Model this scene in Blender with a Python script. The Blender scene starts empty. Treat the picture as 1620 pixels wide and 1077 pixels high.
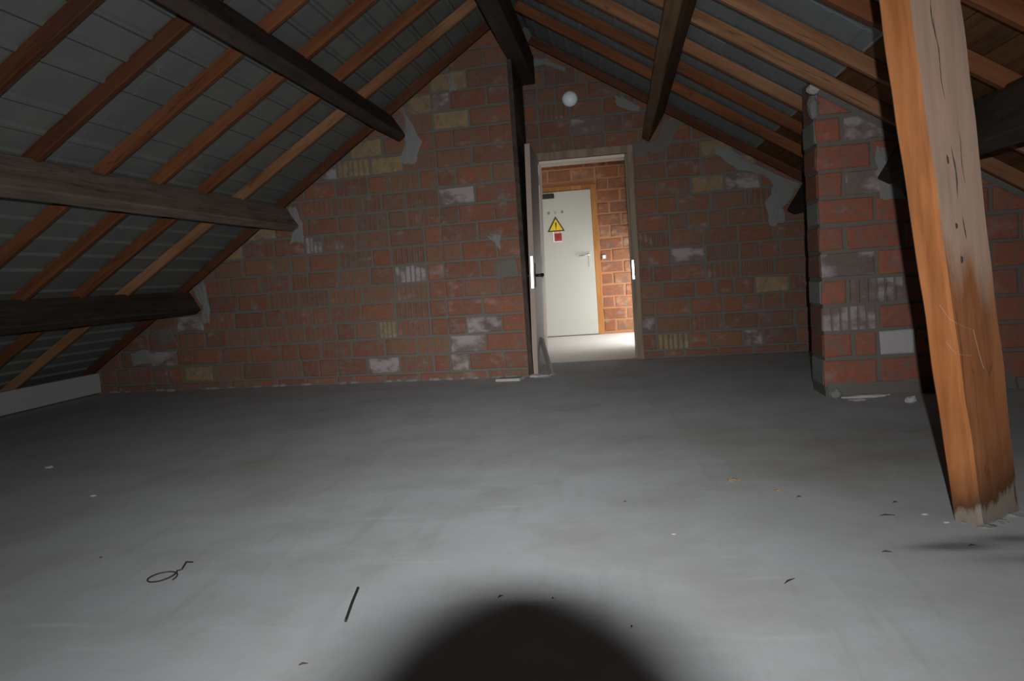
import bpy, math, random
from mathutils import Vector, Matrix, noise
random.seed(7)
C = bpy.context.scene.collection
sc = bpy.context.scene

# ------------------------------------------------------------------ camera, light, exposure
CX = Vector((0.98795, 0.13601, -0.06958)); CUP = Vector((0.0582, 0.0886, 0.9943)); 
# camera axes: yaw 8 deg left of the ridge, 4.6 deg down, rolled 4 deg
B_ROWS = [(0.988, -0.058, -0.141), (0.136, -0.089, 0.987), (-0.070, -0.994, -0.080)]
right = Vector((B_ROWS[0][0], B_ROWS[1][0], B_ROWS[2][0])).normalized()
fwd = Vector((B_ROWS[0][2], B_ROWS[1][2], B_ROWS[2][2])).normalized()
right = (right - fwd * right.dot(fwd)).normalized()
up = right.cross(fwd)
CAMP = Vector((0, 0, 0.90))
RM = Matrix((right, up, -fwd)).transposed().to_4x4()
cam_data = bpy.data.cameras.new('camera')
cam_data.sensor_width = 36.0
cam_data.lens = 36.0 * 1236 / 1620
cam_data.clip_start = 0.01
cam = bpy.data.objects.new('camera', cam_data)
cam.matrix_world = Matrix.Translation(CAMP) @ RM
C.objects.link(cam); sc.camera = cam

sc.view_settings.view_transform = 'Standard'
sc.view_settings.look = 'None'
sc.view_settings.gamma = 1.0
sc.view_settings.use_curve_mapping = False
sc.view_settings.exposure = 0.0

world = bpy.data.worlds.new('world'); sc.world = world; world.use_nodes = True
wn = world.node_tree.nodes; bg = wn['Background']
bg.inputs[0].default_value = (0.55, 0.68, 0.85, 1); bg.inputs[1].default_value = 0.5

# the flash: a small lamp with the beam of its reflector (wide across, narrow up and down)
FLASH_POWER = 362.0
FLASH_POS = CAMP + right * 0.004 + up * 0.0935 - fwd * 0.165
fl = bpy.data.lights.new('flash_lamp', 'AREA'); fl.energy = FLASH_POWER; fl.shape = 'RECTANGLE'; fl.size = 0.024; fl.size_y = 0.008
fl.color = (0.975, 0.99, 1.0)
flo = bpy.data.objects.new('flash_lamp', fl); C.objects.link(flo)
flo.matrix_world = Matrix.Translation(FLASH_POS) @ RM
fl.use_nodes = True
nt = fl.node_tree; nt.nodes.clear()
def nd(t, typ, **kw):
    n = t.nodes.new(typ)
    for k, v in kw.items(): setattr(n, k, v)
    return n
def mth(t, op, a, b=None, c=None):
    n = nd(t, 'ShaderNodeMath', operation=op)
    for i, v in enumerate((a, b, c)):
        if v is None: continue
        if isinstance(v, (int, float)): n.inputs[i].default_value = v
        else: t.links.new(v, n.inputs[i])
    return n.outputs[0]
out = nd(nt, 'ShaderNodeOutputLight'); em = nd(nt, 'ShaderNodeEmission')
ge = nd(nt, 'ShaderNodeNewGeometry'); vt = nd(nt, 'ShaderNodeVectorTransform', vector_type='VECTOR', convert_from='WORLD', convert_to='OBJECT')
sp = nd(nt, 'ShaderNodeSeparateXYZ'); nt.links.new(ge.outputs['Incoming'], vt.inputs[0]); nt.links.new(vt.outputs[0], sp.inputs[0])
mz = mth(nt, 'MAXIMUM', mth(nt, 'ABSOLUTE', sp.outputs[2]), 0.1)
tx = mth(nt, 'ADD', mth(nt, 'DIVIDE', sp.outputs[0], mz), 0.042)
ty = mth(nt, 'ADD', mth(nt, 'DIVIDE', sp.outputs[1], mz), 0.058)
r2 = mth(nt, 'ADD', mth(nt, 'MULTIPLY', mth(nt, 'MULTIPLY', tx, tx), 13.0), mth(nt, 'MULTIPLY', mth(nt, 'MULTIPLY', ty, ty), mth(nt, 'SUBTRACT', 34.5, mth(nt, 'MULTIPLY', mth(nt, 'GREATER_THAN', ty, 0.0), 17.5))))
g = mth(nt, 'POWER', mth(nt, 'ADD', r2, 1.0), -0.82)
g = mth(nt, 'DIVIDE', g, mz)
nt.links.new(g, em.inputs['Strength']); nt.links.new(em.outputs[0], out.inputs[0])

# area lamp for daylight from an unseen landing window, sized to light the landing
dl = bpy.data.lights.new('unseen_window_daylight', 'AREA'); dl.shape = 'RECTANGLE'; dl.size = 0.95; dl.size_y = 1.80
dl.energy = 52.0; dl.color = (0.98, 1.0, 0.965)
dlo = bpy.data.objects.new('unseen_window_daylight', dl); C.objects.link(dlo)
dlo.location = (0.84, 10.33, 0.60); dlo.rotation_euler = (0, math.radians(90), 0)

# ------------------------------------------------------------------ materials
def mat(name, rough=0.8, metal=0.0, spec=0.3):
    m = bpy.data.materials.new(name); m.use_nodes = True
    t = m.node_tree; b = t.nodes['Principled BSDF']
    b.inputs['Roughness'].default_value = rough; b.inputs['Metallic'].default_value = metal
    b.inputs['Specular IOR Level'].default_value = spec
    return m, t, b
def plain(name, col, rough=0.7, metal=0.0, spec=0.3, var=0.12, scale=25.0):
    m, t, b = mat(name, rough, metal, spec)
    co = nd(t, 'ShaderNodeTexCoord'); nz = nd(t, 'ShaderNodeTexNoise'); nz.inputs['Scale'].default_value = scale
    nz.inputs['Detail'].default_value = 4
    t.links.new(co.outputs['Object'], nz.inputs['Vector'])
    rp = nd(t, 'ShaderNodeMix', data_type='RGBA')
    rp.inputs[6].default_value = (*[c * (1 - var) for c in col], 1); rp.inputs[7].default_value = (*[min(1, c * (1 + var)) for c in col], 1)
    t.links.new(nz.outputs['Fac'], rp.inputs[0]); t.links.new(rp.outputs[2], b.inputs['Base Color'])
    return m
def ramp(t, fac, stops, interp='LINEAR'):
    r = nd(t, 'ShaderNodeValToRGB'); r.color_ramp.interpolation = interp
    e = r.color_ramp.elements
    while len(e) < len(stops): e.new(0.5)
    for i, (p, c) in enumerate(stops):
        e[i].position = p; e[i].color = (*c, 1) if len(c) == 3 else c
    t.links.new(fac, r.inputs[0]); return r.outputs[0]
def mix(t, fac, a, b, blend='MIX'):
    n = nd(t, 'ShaderNodeMix', data_type='RGBA', blend_type=blend)
    for i, v in ((0, fac), (6, a), (7, b)):
        if isinstance(v, (int, float)): n.inputs[i].default_value = v
        elif isinstance(v, tuple): n.inputs[i].default_value = (*v, 1)
        else: t.links.new(v, n.inputs[i])
    return n.outputs[2]
def tex_noise(t, vec, scale, detail=4, rough=0.55, stretch=None):
    n = nd(t, 'ShaderNodeTexNoise'); n.inputs['Scale'].default_value = scale
    n.inputs['Detail'].default_value = detail; n.inputs['Roughness'].default_value = rough
    if stretch:
        mp = nd(t, 'ShaderNodeMapping'); mp.inputs['Scale'].default_value = stretch[:3]
        if len(stretch) > 3: mp.inputs['Rotation'].default_value = stretch[3:6]
        t.links.new(vec, mp.inputs[0]); vec = mp.outputs[0]
    t.links.new(vec, n.inputs['Vector']); return n.outputs['Fac']
def bump(t, b, h, strength=0.4, dist=0.01):
    n = nd(t, 'ShaderNodeBump'); n.inputs['Strength'].default_value = strength; n.inputs['Distance'].default_value = dist
    t.links.new(h, n.inputs['Height']); t.links.new(n.outputs[0], b.inputs['Normal'])

def brick_mat(name, stops, white=0.0, wlo=0.6, wcol=(0.36, 0.31, 0.31)):
    m, t, b = mat(name, 0.9, 0, 0.15)
    oi = nd(t, 'ShaderNodeObjectInfo'); geo = nd(t, 'ShaderNodeNewGeometry')
    n = len(stops)
    base = ramp(t, oi.outputs['Random'], [(i / max(1, n - 1), c) for i, c in enumerate(stops)])
    fine = tex_noise(t, geo.outputs['Position'], 30, 6, 0.65)
    big = tex_noise(t, geo.outputs['Position'], 9, 4, 0.6)
    col = mix(t, fine, base, mix(t, 1.0, base, (0.45, 0.42, 0.4), 'MULTIPLY'))
    col = mix(t, mth(t, 'MULTIPLY', big, 0.5), col, (0.14, 0.11, 0.09))
    sm = mth(t, 'MULTIPLY', mth(t, 'SUBTRACT', tex_noise(t, geo.outputs['Position'], 13, 5, 0.7), 0.49), 5.0)
    sm = mth(t, 'MINIMUM', mth(t, 'MAXIMUM', sm, 0), 0.7)
    col = mix(t, sm, col, (0.135, 0.115, 0.10))
    wf = mth(t, 'MULTIPLY', mth(t, 'MULTIPLY', mth(t, 'SUBTRACT', tex_noise(t, geo.outputs['Position'], 5.5, 5, 0.6, (1, 1, 1.5)), wlo), 7.0), white)
    wf = mth(t, 'MINIMUM', mth(t, 'MAXIMUM', wf, 0), 0.9)
    col = mix(t, wf, col, wcol)
    t.links.new(col, b.inputs['Base Color'])
    bump(t, b, fine, 0.5, 0.006)
    return m
REDS = [(0.30, 0.096, 0.050), (0.24, 0.090, 0.055), (0.34, 0.114, 0.056), (0.21, 0.098, 0.064), (0.29, 0.128, 0.070)]
M = {}
M['brick'] = brick_mat('brick_red', REDS, 0.55, 0.57, (0.26, 0.20, 0.185))
M['brick_orange'] = brick_mat('brick_orange', [(0.31, 0.135, 0.065), (0.26, 0.12, 0.065)], 0.3)
M['brick_yellow'] = brick_mat('brick_buff', [(0.42, 0.29, 0.15), (0.36, 0.25, 0.13)], 0.4)
M['brick_white'] = brick_mat('brick_limewashed', [(0.17, 0.12, 0.11), (0.25, 0.18, 0.16)], 0.9, 0.44, (0.30, 0.26, 0.255))
M['brick_lime'] = brick_mat('brick_lime', [(0.30, 0.24, 0.22)], 1.0, 0.25, (0.36, 0.33, 0.34))
M['brick_pier'] = brick_mat('brick_pier', [(0.42, 0.115, 0.062), (0.36, 0.108, 0.068), (0.45, 0.14, 0.08)], 0.5, 0.55, (0.28, 0.20, 0.18))
M['brick_landing'] = brick_mat('brick_landing', [(0.50, 0.17, 0.075), (0.44, 0.15, 0.07), (0.56, 0.24, 0.12)], 0.4, 0.55, (0.5, 0.38, 0.28))

def mortar_mat(name, c1, c2):
    m, t, b = mat(name, 0.95, 0, 0.1)
    geo = nd(t, 'ShaderNodeNewGeometry')
    a = tex_noise(t, geo.outputs['Position'], 3.0, 5, 0.6); f = tex_noise(t, geo.outputs['Position'], 45, 5, 0.7)
    t.links.new(mix(t, f, mix(t, a, c1, c2), mix(t, a, c2, c1)), b.inputs['Base Color'])
    bump(t, b, f, 0.7, 0.008); return m
M['mortar'] = mortar_mat('mortar', (0.115, 0.105, 0.092), (0.165, 0.15, 0.132))
M['mortar_light'] = mortar_mat('mortar_light', (0.165, 0.17, 0.16), (0.23, 0.23, 0.22))
M['mortar_white'] = mortar_mat('mortar_white', (0.34, 0.32, 0.31), (0.50, 0.48, 0.46))
M['mortar_landing'] = mortar_mat('mortar_landing', (0.40, 0.19, 0.10), (0.45, 0.225, 0.125))

# concrete floor
m, t, b = mat('concrete_floor', 0.85, 0, 0.2)
geo = nd(t, 'ShaderNodeNewGeometry'); P = geo.outputs['Position']
big = tex_noise(t, P, 0.7, 4, 0.55); mid = tex_noise(t, P, 2.6, 5, 0.6); fin = tex_noise(t, P, 60, 4, 0.7)
strk = tex_noise(t, P, 1.6, 4, 0.6, (7.0, 0.8, 1, 0, 0, 0.55)); 
strk2 = tex_noise(t, P, 2.2, 4, 0.6, (0.6, 5.0, 1, 0, 0, -0.12))
col = ramp(t, big, [(0.3, (0.40, 0.415, 0.425)), (0.52, (0.46, 0.475, 0.485)), (0.72, (0.38, 0.375, 0.36))])
col = mix(t, ramp(t, mid, [(0.45, (0, 0, 0)), (0.75, (0.55, 0.55, 0.55))]), col, (0.31, 0.30, 0.28))
col = mix(t, ramp(t, strk, [(0.56, (0, 0, 0)), (0.74, (0.30, 0.30, 0.30))]), col, (0.29, 0.285, 0.27))
col = mix(t, ramp(t, strk2, [(0.60, (0, 0, 0)), (0.72, (0.32, 0.32, 0.32))]), col, (0.60, 0.61, 0.62))
col = mix(t, mth(t, 'MULTIPLY', fin, 0.25), col, (0.30, 0.30, 0.30))
# broad brownish stain in the right half, then dark smudges before the post
sx = nd(t, 'ShaderNodeSeparateXYZ'); t.links.new(P, sx.inputs[0])
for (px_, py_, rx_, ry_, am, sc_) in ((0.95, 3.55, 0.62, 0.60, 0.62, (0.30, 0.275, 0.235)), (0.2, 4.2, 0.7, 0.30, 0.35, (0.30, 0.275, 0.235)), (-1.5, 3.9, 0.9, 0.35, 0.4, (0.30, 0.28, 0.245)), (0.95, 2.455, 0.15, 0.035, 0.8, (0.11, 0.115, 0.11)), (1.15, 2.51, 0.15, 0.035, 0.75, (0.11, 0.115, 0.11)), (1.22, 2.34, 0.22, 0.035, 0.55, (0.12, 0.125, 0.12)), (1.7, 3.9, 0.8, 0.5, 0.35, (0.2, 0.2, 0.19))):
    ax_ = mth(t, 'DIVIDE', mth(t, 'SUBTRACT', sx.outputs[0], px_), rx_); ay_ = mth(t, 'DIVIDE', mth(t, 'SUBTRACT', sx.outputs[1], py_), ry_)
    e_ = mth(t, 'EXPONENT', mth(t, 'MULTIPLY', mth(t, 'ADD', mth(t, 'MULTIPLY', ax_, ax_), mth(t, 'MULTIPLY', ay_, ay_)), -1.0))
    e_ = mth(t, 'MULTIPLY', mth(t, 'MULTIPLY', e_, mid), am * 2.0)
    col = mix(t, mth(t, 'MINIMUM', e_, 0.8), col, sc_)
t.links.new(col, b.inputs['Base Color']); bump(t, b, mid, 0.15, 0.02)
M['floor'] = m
M['landing_floor'] = plain('landing_floor', (0.76, 0.75, 0.73), 0.6, var=0.05, scale=4)

def wood(name, c1, c2, c3, axis='y', scale=1.0, rough=0.75, foot=False, grain=18.0, cracks=True):
    """timber with the grain along one local axis"""
    m, t, b = mat(name, rough, 0, 0.08)
    co = nd(t, 'ShaderNodeTexCoord'); oi = nd(t, 'ShaderNodeObjectInfo')
    vec = co.outputs['Object']
    add = nd(t, 'ShaderNodeVectorMath', operation='ADD'); t.links.new(vec, add.inputs[0])
    cb = nd(t, 'ShaderNodeCombineXYZ')
    for i in range(3): t.links.new(mth(t, 'MULTIPLY', oi.outputs['Random'], 13.7 * (i + 1)), cb.inputs[i])
    t.links.new(cb.outputs[0], add.inputs[1]); vec = add.outputs[0]
    st = {'x': (0.06, 1, 1), 'y': (1, 0.06, 1), 'z': (1, 1, 0.06)}[axis]
    g1 = tex_noise(t, vec, grain * scale, 5, 0.65, st)
    g2 = tex_noise(t, vec, 3.2 * scale, 4, 0.6, tuple(v if v == 1 else 0.25 for v in st))
    kn = tex_noise(t, vec, 2.0, 2, 0.4, tuple(v if v == 1 else 0.5 for v in st))
    col = ramp(t, g2, [(0.36, c1), (0.52, c2), (0.68, c3)])
    dark = mix(t, 1.0, col, (0.55, 0.50, 0.46), 'MULTIPLY')
    col = mix(t, ramp(t, g1, [(0.42, (0, 0, 0)), (0.66, (0.75, 0.75, 0.75))]), col, dark)
    if cracks:
        cr = tex_noise(t, vec, 9 * scale, 3, 0.5, tuple(v if v == 1 else 0.05 for v in st))
        col = mix(t, ramp(t, mth(t, 'ABSOLUTE', mth(t, 'SUBTRACT', cr, 0.5)), [(0.0, (0.55, 0.55, 0.55)), (0.006, (0, 0, 0))]), col, (0.02, 0.012, 0.008))
    col = mix(t, ramp(t, kn, [(0.70, (0, 0, 0)), (0.76, (0.5, 0.5, 0.5))]), col, tuple(v * 0.4 for v in c1))
    if foot and cracks:
        # greyed, weathered upper part of the wide face
        s = nd(t, 'ShaderNodeSeparateXYZ'); t.links.new(co.outputs['Object'], s.inputs[0])
        wz = mth(t, 'ADD', s.outputs[2], mth(t, 'MULTIPLY', mth(t, 'SUBTRACT', g2, 0.5), 1.6))
        col = mix(t, ramp(t, wz, [(0.72, (0, 0, 0)), (0.98, (0.62, 0.62, 0.62))]), col, mix(t, g1, (0.60, 0.47, 0.38), (0.36, 0.28, 0.22)))
    if foot:
        # lime and dirt splashed round the foot, with a jagged wet edge
        s = nd(t, 'ShaderNodeSeparateXYZ'); t.links.new(co.outputs['Object'], s.inputs[0])
        jag = tex_noise(t, co.outputs['Object'], 26, 4, 0.7, (1, 1, 0.25))
        z = mth(t, 'ADD', mth(t, 'SUBTRACT', s.outputs[2], mth(t, 'MULTIPLY', s.outputs[0], 0.30)), mth(t, 'MULTIPLY', mth(t, 'SUBTRACT', jag, 0.5), 0.13))
        wet = ramp(t, z, [(0.07, (0.9, 0.9, 0.9)), (0.13, (0.45, 0.45, 0.45)), (0.24, (0, 0, 0))])
        col = mix(t, wet, col, (0.07, 0.032, 0.018))
        lime = ramp(t, z, [(0.045, (0.85, 0.85, 0.85)), (0.070, (0, 0, 0))])
        col = mix(t, lime, col, mix(t, jag, (0.20, 0.165, 0.13), (0.27, 0.235, 0.19)))
    t.links.new(col, b.inputs['Base Color']); bump(t, b, g1, 0.3, 0.004)
    return m
M['post'] = wood('post_timber', (0.27, 0.100, 0.040), (0.33, 0.135, 0.058), (0.27, 0.122, 0.060), 'z', foot=True)
M['post_side'] = wood('post_timber_side', (0.33, 0.118, 0.040), (0.38, 0.148, 0.054), (0.28, 0.100, 0.037), 'z', foot=True, cracks=False)
M['rafter'] = wood('rafter_timber', (0.15, 0.054, 0.024), (0.19, 0.073, 0.032), (0.13, 0.050, 0.025), 'x')
M['rafter_dark_shaded'] = wood('rafter_timber_dark_shaded', (0.085, 0.032, 0.018), (0.11, 0.042, 0.022), (0.075, 0.032, 0.020), 'x')
M['rafter_pale'] = wood('rafter_timber_pale', (0.24, 0.115, 0.055), (0.29, 0.15, 0.08), (0.20, 0.09, 0.042), 'x')
M['purlin'] = wood('purlin_timber', (0.16, 0.125, 0.10), (0.20, 0.155, 0.125), (0.13, 0.105, 0.088), 'y')
M['purlin_brown'] = wood('purlin_timber_brown', (0.14, 0.082, 0.045), (0.17, 0.10, 0.055), (0.11, 0.068, 0.04), 'y')
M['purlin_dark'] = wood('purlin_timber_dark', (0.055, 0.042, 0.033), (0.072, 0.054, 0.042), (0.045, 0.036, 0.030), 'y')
M['board'] = wood('board_timber', (0.12, 0.060, 0.028), (0.155, 0.078, 0.036), (0.10, 0.05, 0.025), 'y')
M['frame'] = wood('door_frame_timber', (0.24, 0.185, 0.135), (0.27, 0.21, 0.155), (0.22, 0.17, 0.125), 'z', cracks=False)
M['leaf'] = plain('door_leaf_face', (0.17, 0.15, 0.13), 0.6, var=0.06)
M['leaf_edge'] = plain('door_leaf_edge', (0.30, 0.23, 0.18), 0.6, var=0.08)
M['white_door'] = plain('white_door', (0.50, 0.49, 0.45), 0.5, var=0.02, scale=2)
M['brown_frame'] = wood('brown_door_frame', (0.40, 0.18, 0.06), (0.46, 0.21, 0.075), (0.36, 0.16, 0.055), 'z', cracks=False)
M['metal'] = plain('bright_metal', (0.85, 0.85, 0.83), 0.28, 1.0, var=0.03)
M['steel'] = plain('grey_metal', (0.55, 0.55, 0.55), 0.35, 1.0, var=0.05)
M['black'] = plain('black_plastic', (0.012, 0.012, 0.013), 0.45, var=0.1)
M['white'] = plain('white_plastic', (0.84, 0.87, 0.89), 0.4, var=0.02)
M['yellow'] = plain('sign_yellow', (0.85, 0.55, 0.02), 0.5, var=0.03)
M['red'] = plain('sign_red', (0.42, 0.035, 0.035), 0.5, var=0.05)
M['ink'] = plain('sign_ink', (0.02, 0.018, 0.012), 0.5)
M['plinth'] = mortar_mat('concrete_board', (0.36, 0.38, 0.375), (0.44, 0.46, 0.45))
M['rubble'] = mortar_mat('rubble', (0.30, 0.29, 0.28), (0.42, 0.41, 0.39))
M['rust'] = plain('dark_iron', (0.035, 0.032, 0.030), 0.6, 0.3)
M['plaster'] = plain('landing_plaster', (0.36, 0.30, 0.24), 0.8, var=0.04)

m, t, b = mat('fibre_cement_sheet', 0.8, 0, 0.25)
geo = nd(t, 'ShaderNodeNewGeometry'); oi = nd(t, 'ShaderNodeObjectInfo')
n1 = tex_noise(t, geo.outputs['Position'], 2.2, 5, 0.6); n2 = tex_noise(t, geo.outputs['Position'], 30, 4, 0.6)
c = ramp(t, n1, [(0.3, (0.130, 0.138, 0.132)), (0.6, (0.178, 0.182, 0.168)), (0.8, (0.145, 0.142, 0.134))])
c = mix(t, mth(t, 'MULTIPLY', n2, 0.3), c, (0.10, 0.11, 0.11))
c = mix(t, mth(t, 'MULTIPLY', oi.outputs['Random'], 0.3), c, (0.115, 0.12, 0.118))
t.links.new(c, b.inputs['Base Color']); M['sheet'] = m
M['sheet_right'] = plain('fibre_cement_sheet_right', (0.20, 0.218, 0.222), 0.8, var=0.25, scale=3.0)
M['switch'] = plain('grey_switch', (0.42, 0.36, 0.30), 0.5)
M['jamb'] = plain('pale_jamb', (0.66, 0.56, 0.49), 0.6, var=0.05)
M['grey'] = plain('grey_mark', (0.20, 0.19, 0.18), 0.6)
M['trim'] = plain('sheet_end_trim', (0.34, 0.33, 0.30), 0.7)

# ------------------------------------------------------------------ mesh helpers
def link(name, verts, faces, m, parent=None, mats=None, fm=None, smooth=False):
    me = bpy.data.meshes.new(name); me.from_pydata([tuple(v) for v in verts], [], faces)
    for mm in (mats or [m]): me.materials.append(mm)
    if fm:
        for p, k in zip(me.polygons, fm): p.material_index = k
    if smooth: me.polygons.foreach_set('use_smooth', [True] * len(me.polygons))
    me.update()
    o = bpy.data.objects.new(name, me); C.objects.link(o)
    if parent: o.parent = parent
    return o
def empty(name, loc):
    o = bpy.data.objects.new(name, None); o.location = loc; o.empty_display_size = 0.1; C.objects.link(o); return o
def tag(o, label, cat, group=None):
    o['label'] = label; o['category'] = cat
    if group: o['group'] = group
    return o
def struct(o): o['kind'] = 'structure'; return o
class MB:
    def __init__(s): s.v = []; s.f = []
    def add(s, v, f):
        k = len(s.v); s.v += [Vector(x) for x in v]; s.f += [[i + k for i in q] for q in f]; return s
    def hexa(s, p, bev=0.0):
        """p: 8 corners, bottom loop then top loop; edges chamfered through a shrink of each face"""
        F = [(0, 3, 2, 1), (4, 5, 6, 7), (0, 1, 5, 4), (1, 2, 6, 5), (2, 3, 7, 6), (3, 0, 4, 7)]
        p = [Vector(x) for x in p]
        if bev <= 0: return s.add(p, [list(f) for f in F])
        v = []; idx = {}
        for fi, f in enumerate(F):
            for k in range(4):
                a = p[f[k]]; n1 = p[f[(k + 1) % 4]] - a; n2 = p[f[(k - 1) % 4]] - a
                b_ = min(bev, n1.length * 0.45, n2.length * 0.45)
                idx[(fi, f[k])] = len(v); v.append(a + n1.normalized() * b_ + n2.normalized() * b_)
        faces = [[idx[(fi, c)] for c in f] for fi, f in enumerate(F)]
        ed = {}
        for fi, f in enumerate(F):
            for k in range(4):
                ed.setdefault(frozenset((f[k], f[(k + 1) % 4])), []).append((fi, f[k], f[(k + 1) % 4]))
        for e, l in ed.items():
            (f1, a, b_), (f2, c_, d) = l
            faces.append([idx[(f1, b_)], idx[(f1, a)], idx[(f2, a)], idx[(f2, b_)]])
        for c_ in range(8):
            fs = [fi for fi, f in enumerate(F) if c_ in f]
            faces.append([idx[(fi, c_)] for fi in fs])
        return s.add(v, faces)
    def box(s, x0, x1, y0, y1, z0, z1, bev=0.0):
        return s.hexa([(x0, y0, z0), (x1, y0, z0), (x1, y1, z0), (x0, y1, z0), (x0, y0, z1), (x1, y0, z1), (x1, y1, z1), (x0, y1, z1)], bev)
    def prism(s, loop, ext):
        n = len(loop); ext = Vector(ext); a = [Vector(x) for x in loop]
        return s.add(a + [x + ext for x in a], [list(range(n))[::-1], [n + i for i in range(n)]] + [[i, (i + 1) % n, n + (i + 1) % n, n + i] for i in range(n)])
    def tube(s, pts, rads, seg=12, cap=True):
        pts = [Vector(p) for p in pts]
        if isinstance(rads, (int, float)): rads = [rads] * len(pts)
        v = []; n = len(pts)
        ref = None
        for i, p in enumerate(pts):
            d = (pts[min(i + 1, n - 1)] - pts[max(i - 1, 0)]).normalized()
            if ref is None: ref = Vector((0, 0, 1)) if abs(d.z) < 0.9 else Vector((1, 0, 0))
            a = d.cross(ref)
            if a.length < 1e-4: a = d.orthogonal()
            a.normalize(); c = a.cross(d).normalized(); ref = c
            for k in range(seg):
                an = 2 * math.pi * k / seg; v.append(p + (a * math.cos(an) + c * math.sin(an)) * rads[i])
        f = [[i * seg + k, i * seg + (k + 1) % seg, (i + 1) * seg + (k + 1) % seg, (i + 1) * seg + k] for i in range(n - 1) for k in range(seg)]
        if cap: f += [list(range(seg))[::-1], [(n - 1) * seg + k for k in range(seg)]]
        return s.add(v, f)
    def build(s, name, m, parent=None, origin=None, smooth=False):
        if origin is None:
            o = link(name, s.v, s.f, m, parent, smooth=smooth)
        else:
            og = Vector(origin); o = link(name, [v - og for v in s.v], s.f, m, parent, smooth=smooth); o.location = og
        return o
def lump(r, seed, sx=1, sy=1, sz=1, n=8, rings=5):
    v = []; f = []
    for i in range(rings + 1):
        th = math.pi * i / rings
        for k in range(n):
            ph = 2 * math.pi * k / n
            d = Vector((math.sin(th) * math.cos(ph), math.sin(th) * math.sin(ph), math.cos(th)))
            q = 1 + 0.45 * noise.noise(d * 1.7 + Vector((seed * 7.3, seed * 3.1, seed)))
            v.append(Vector((d.x * sx, d.y * sy, d.z * sz)) * r * q)
    for i in range(rings):
        for k in range(n): f.append([i * n + k, i * n + (k + 1) % n, (i + 1) * n + (k + 1) % n, (i + 1) * n + k])
    return v, f

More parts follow.
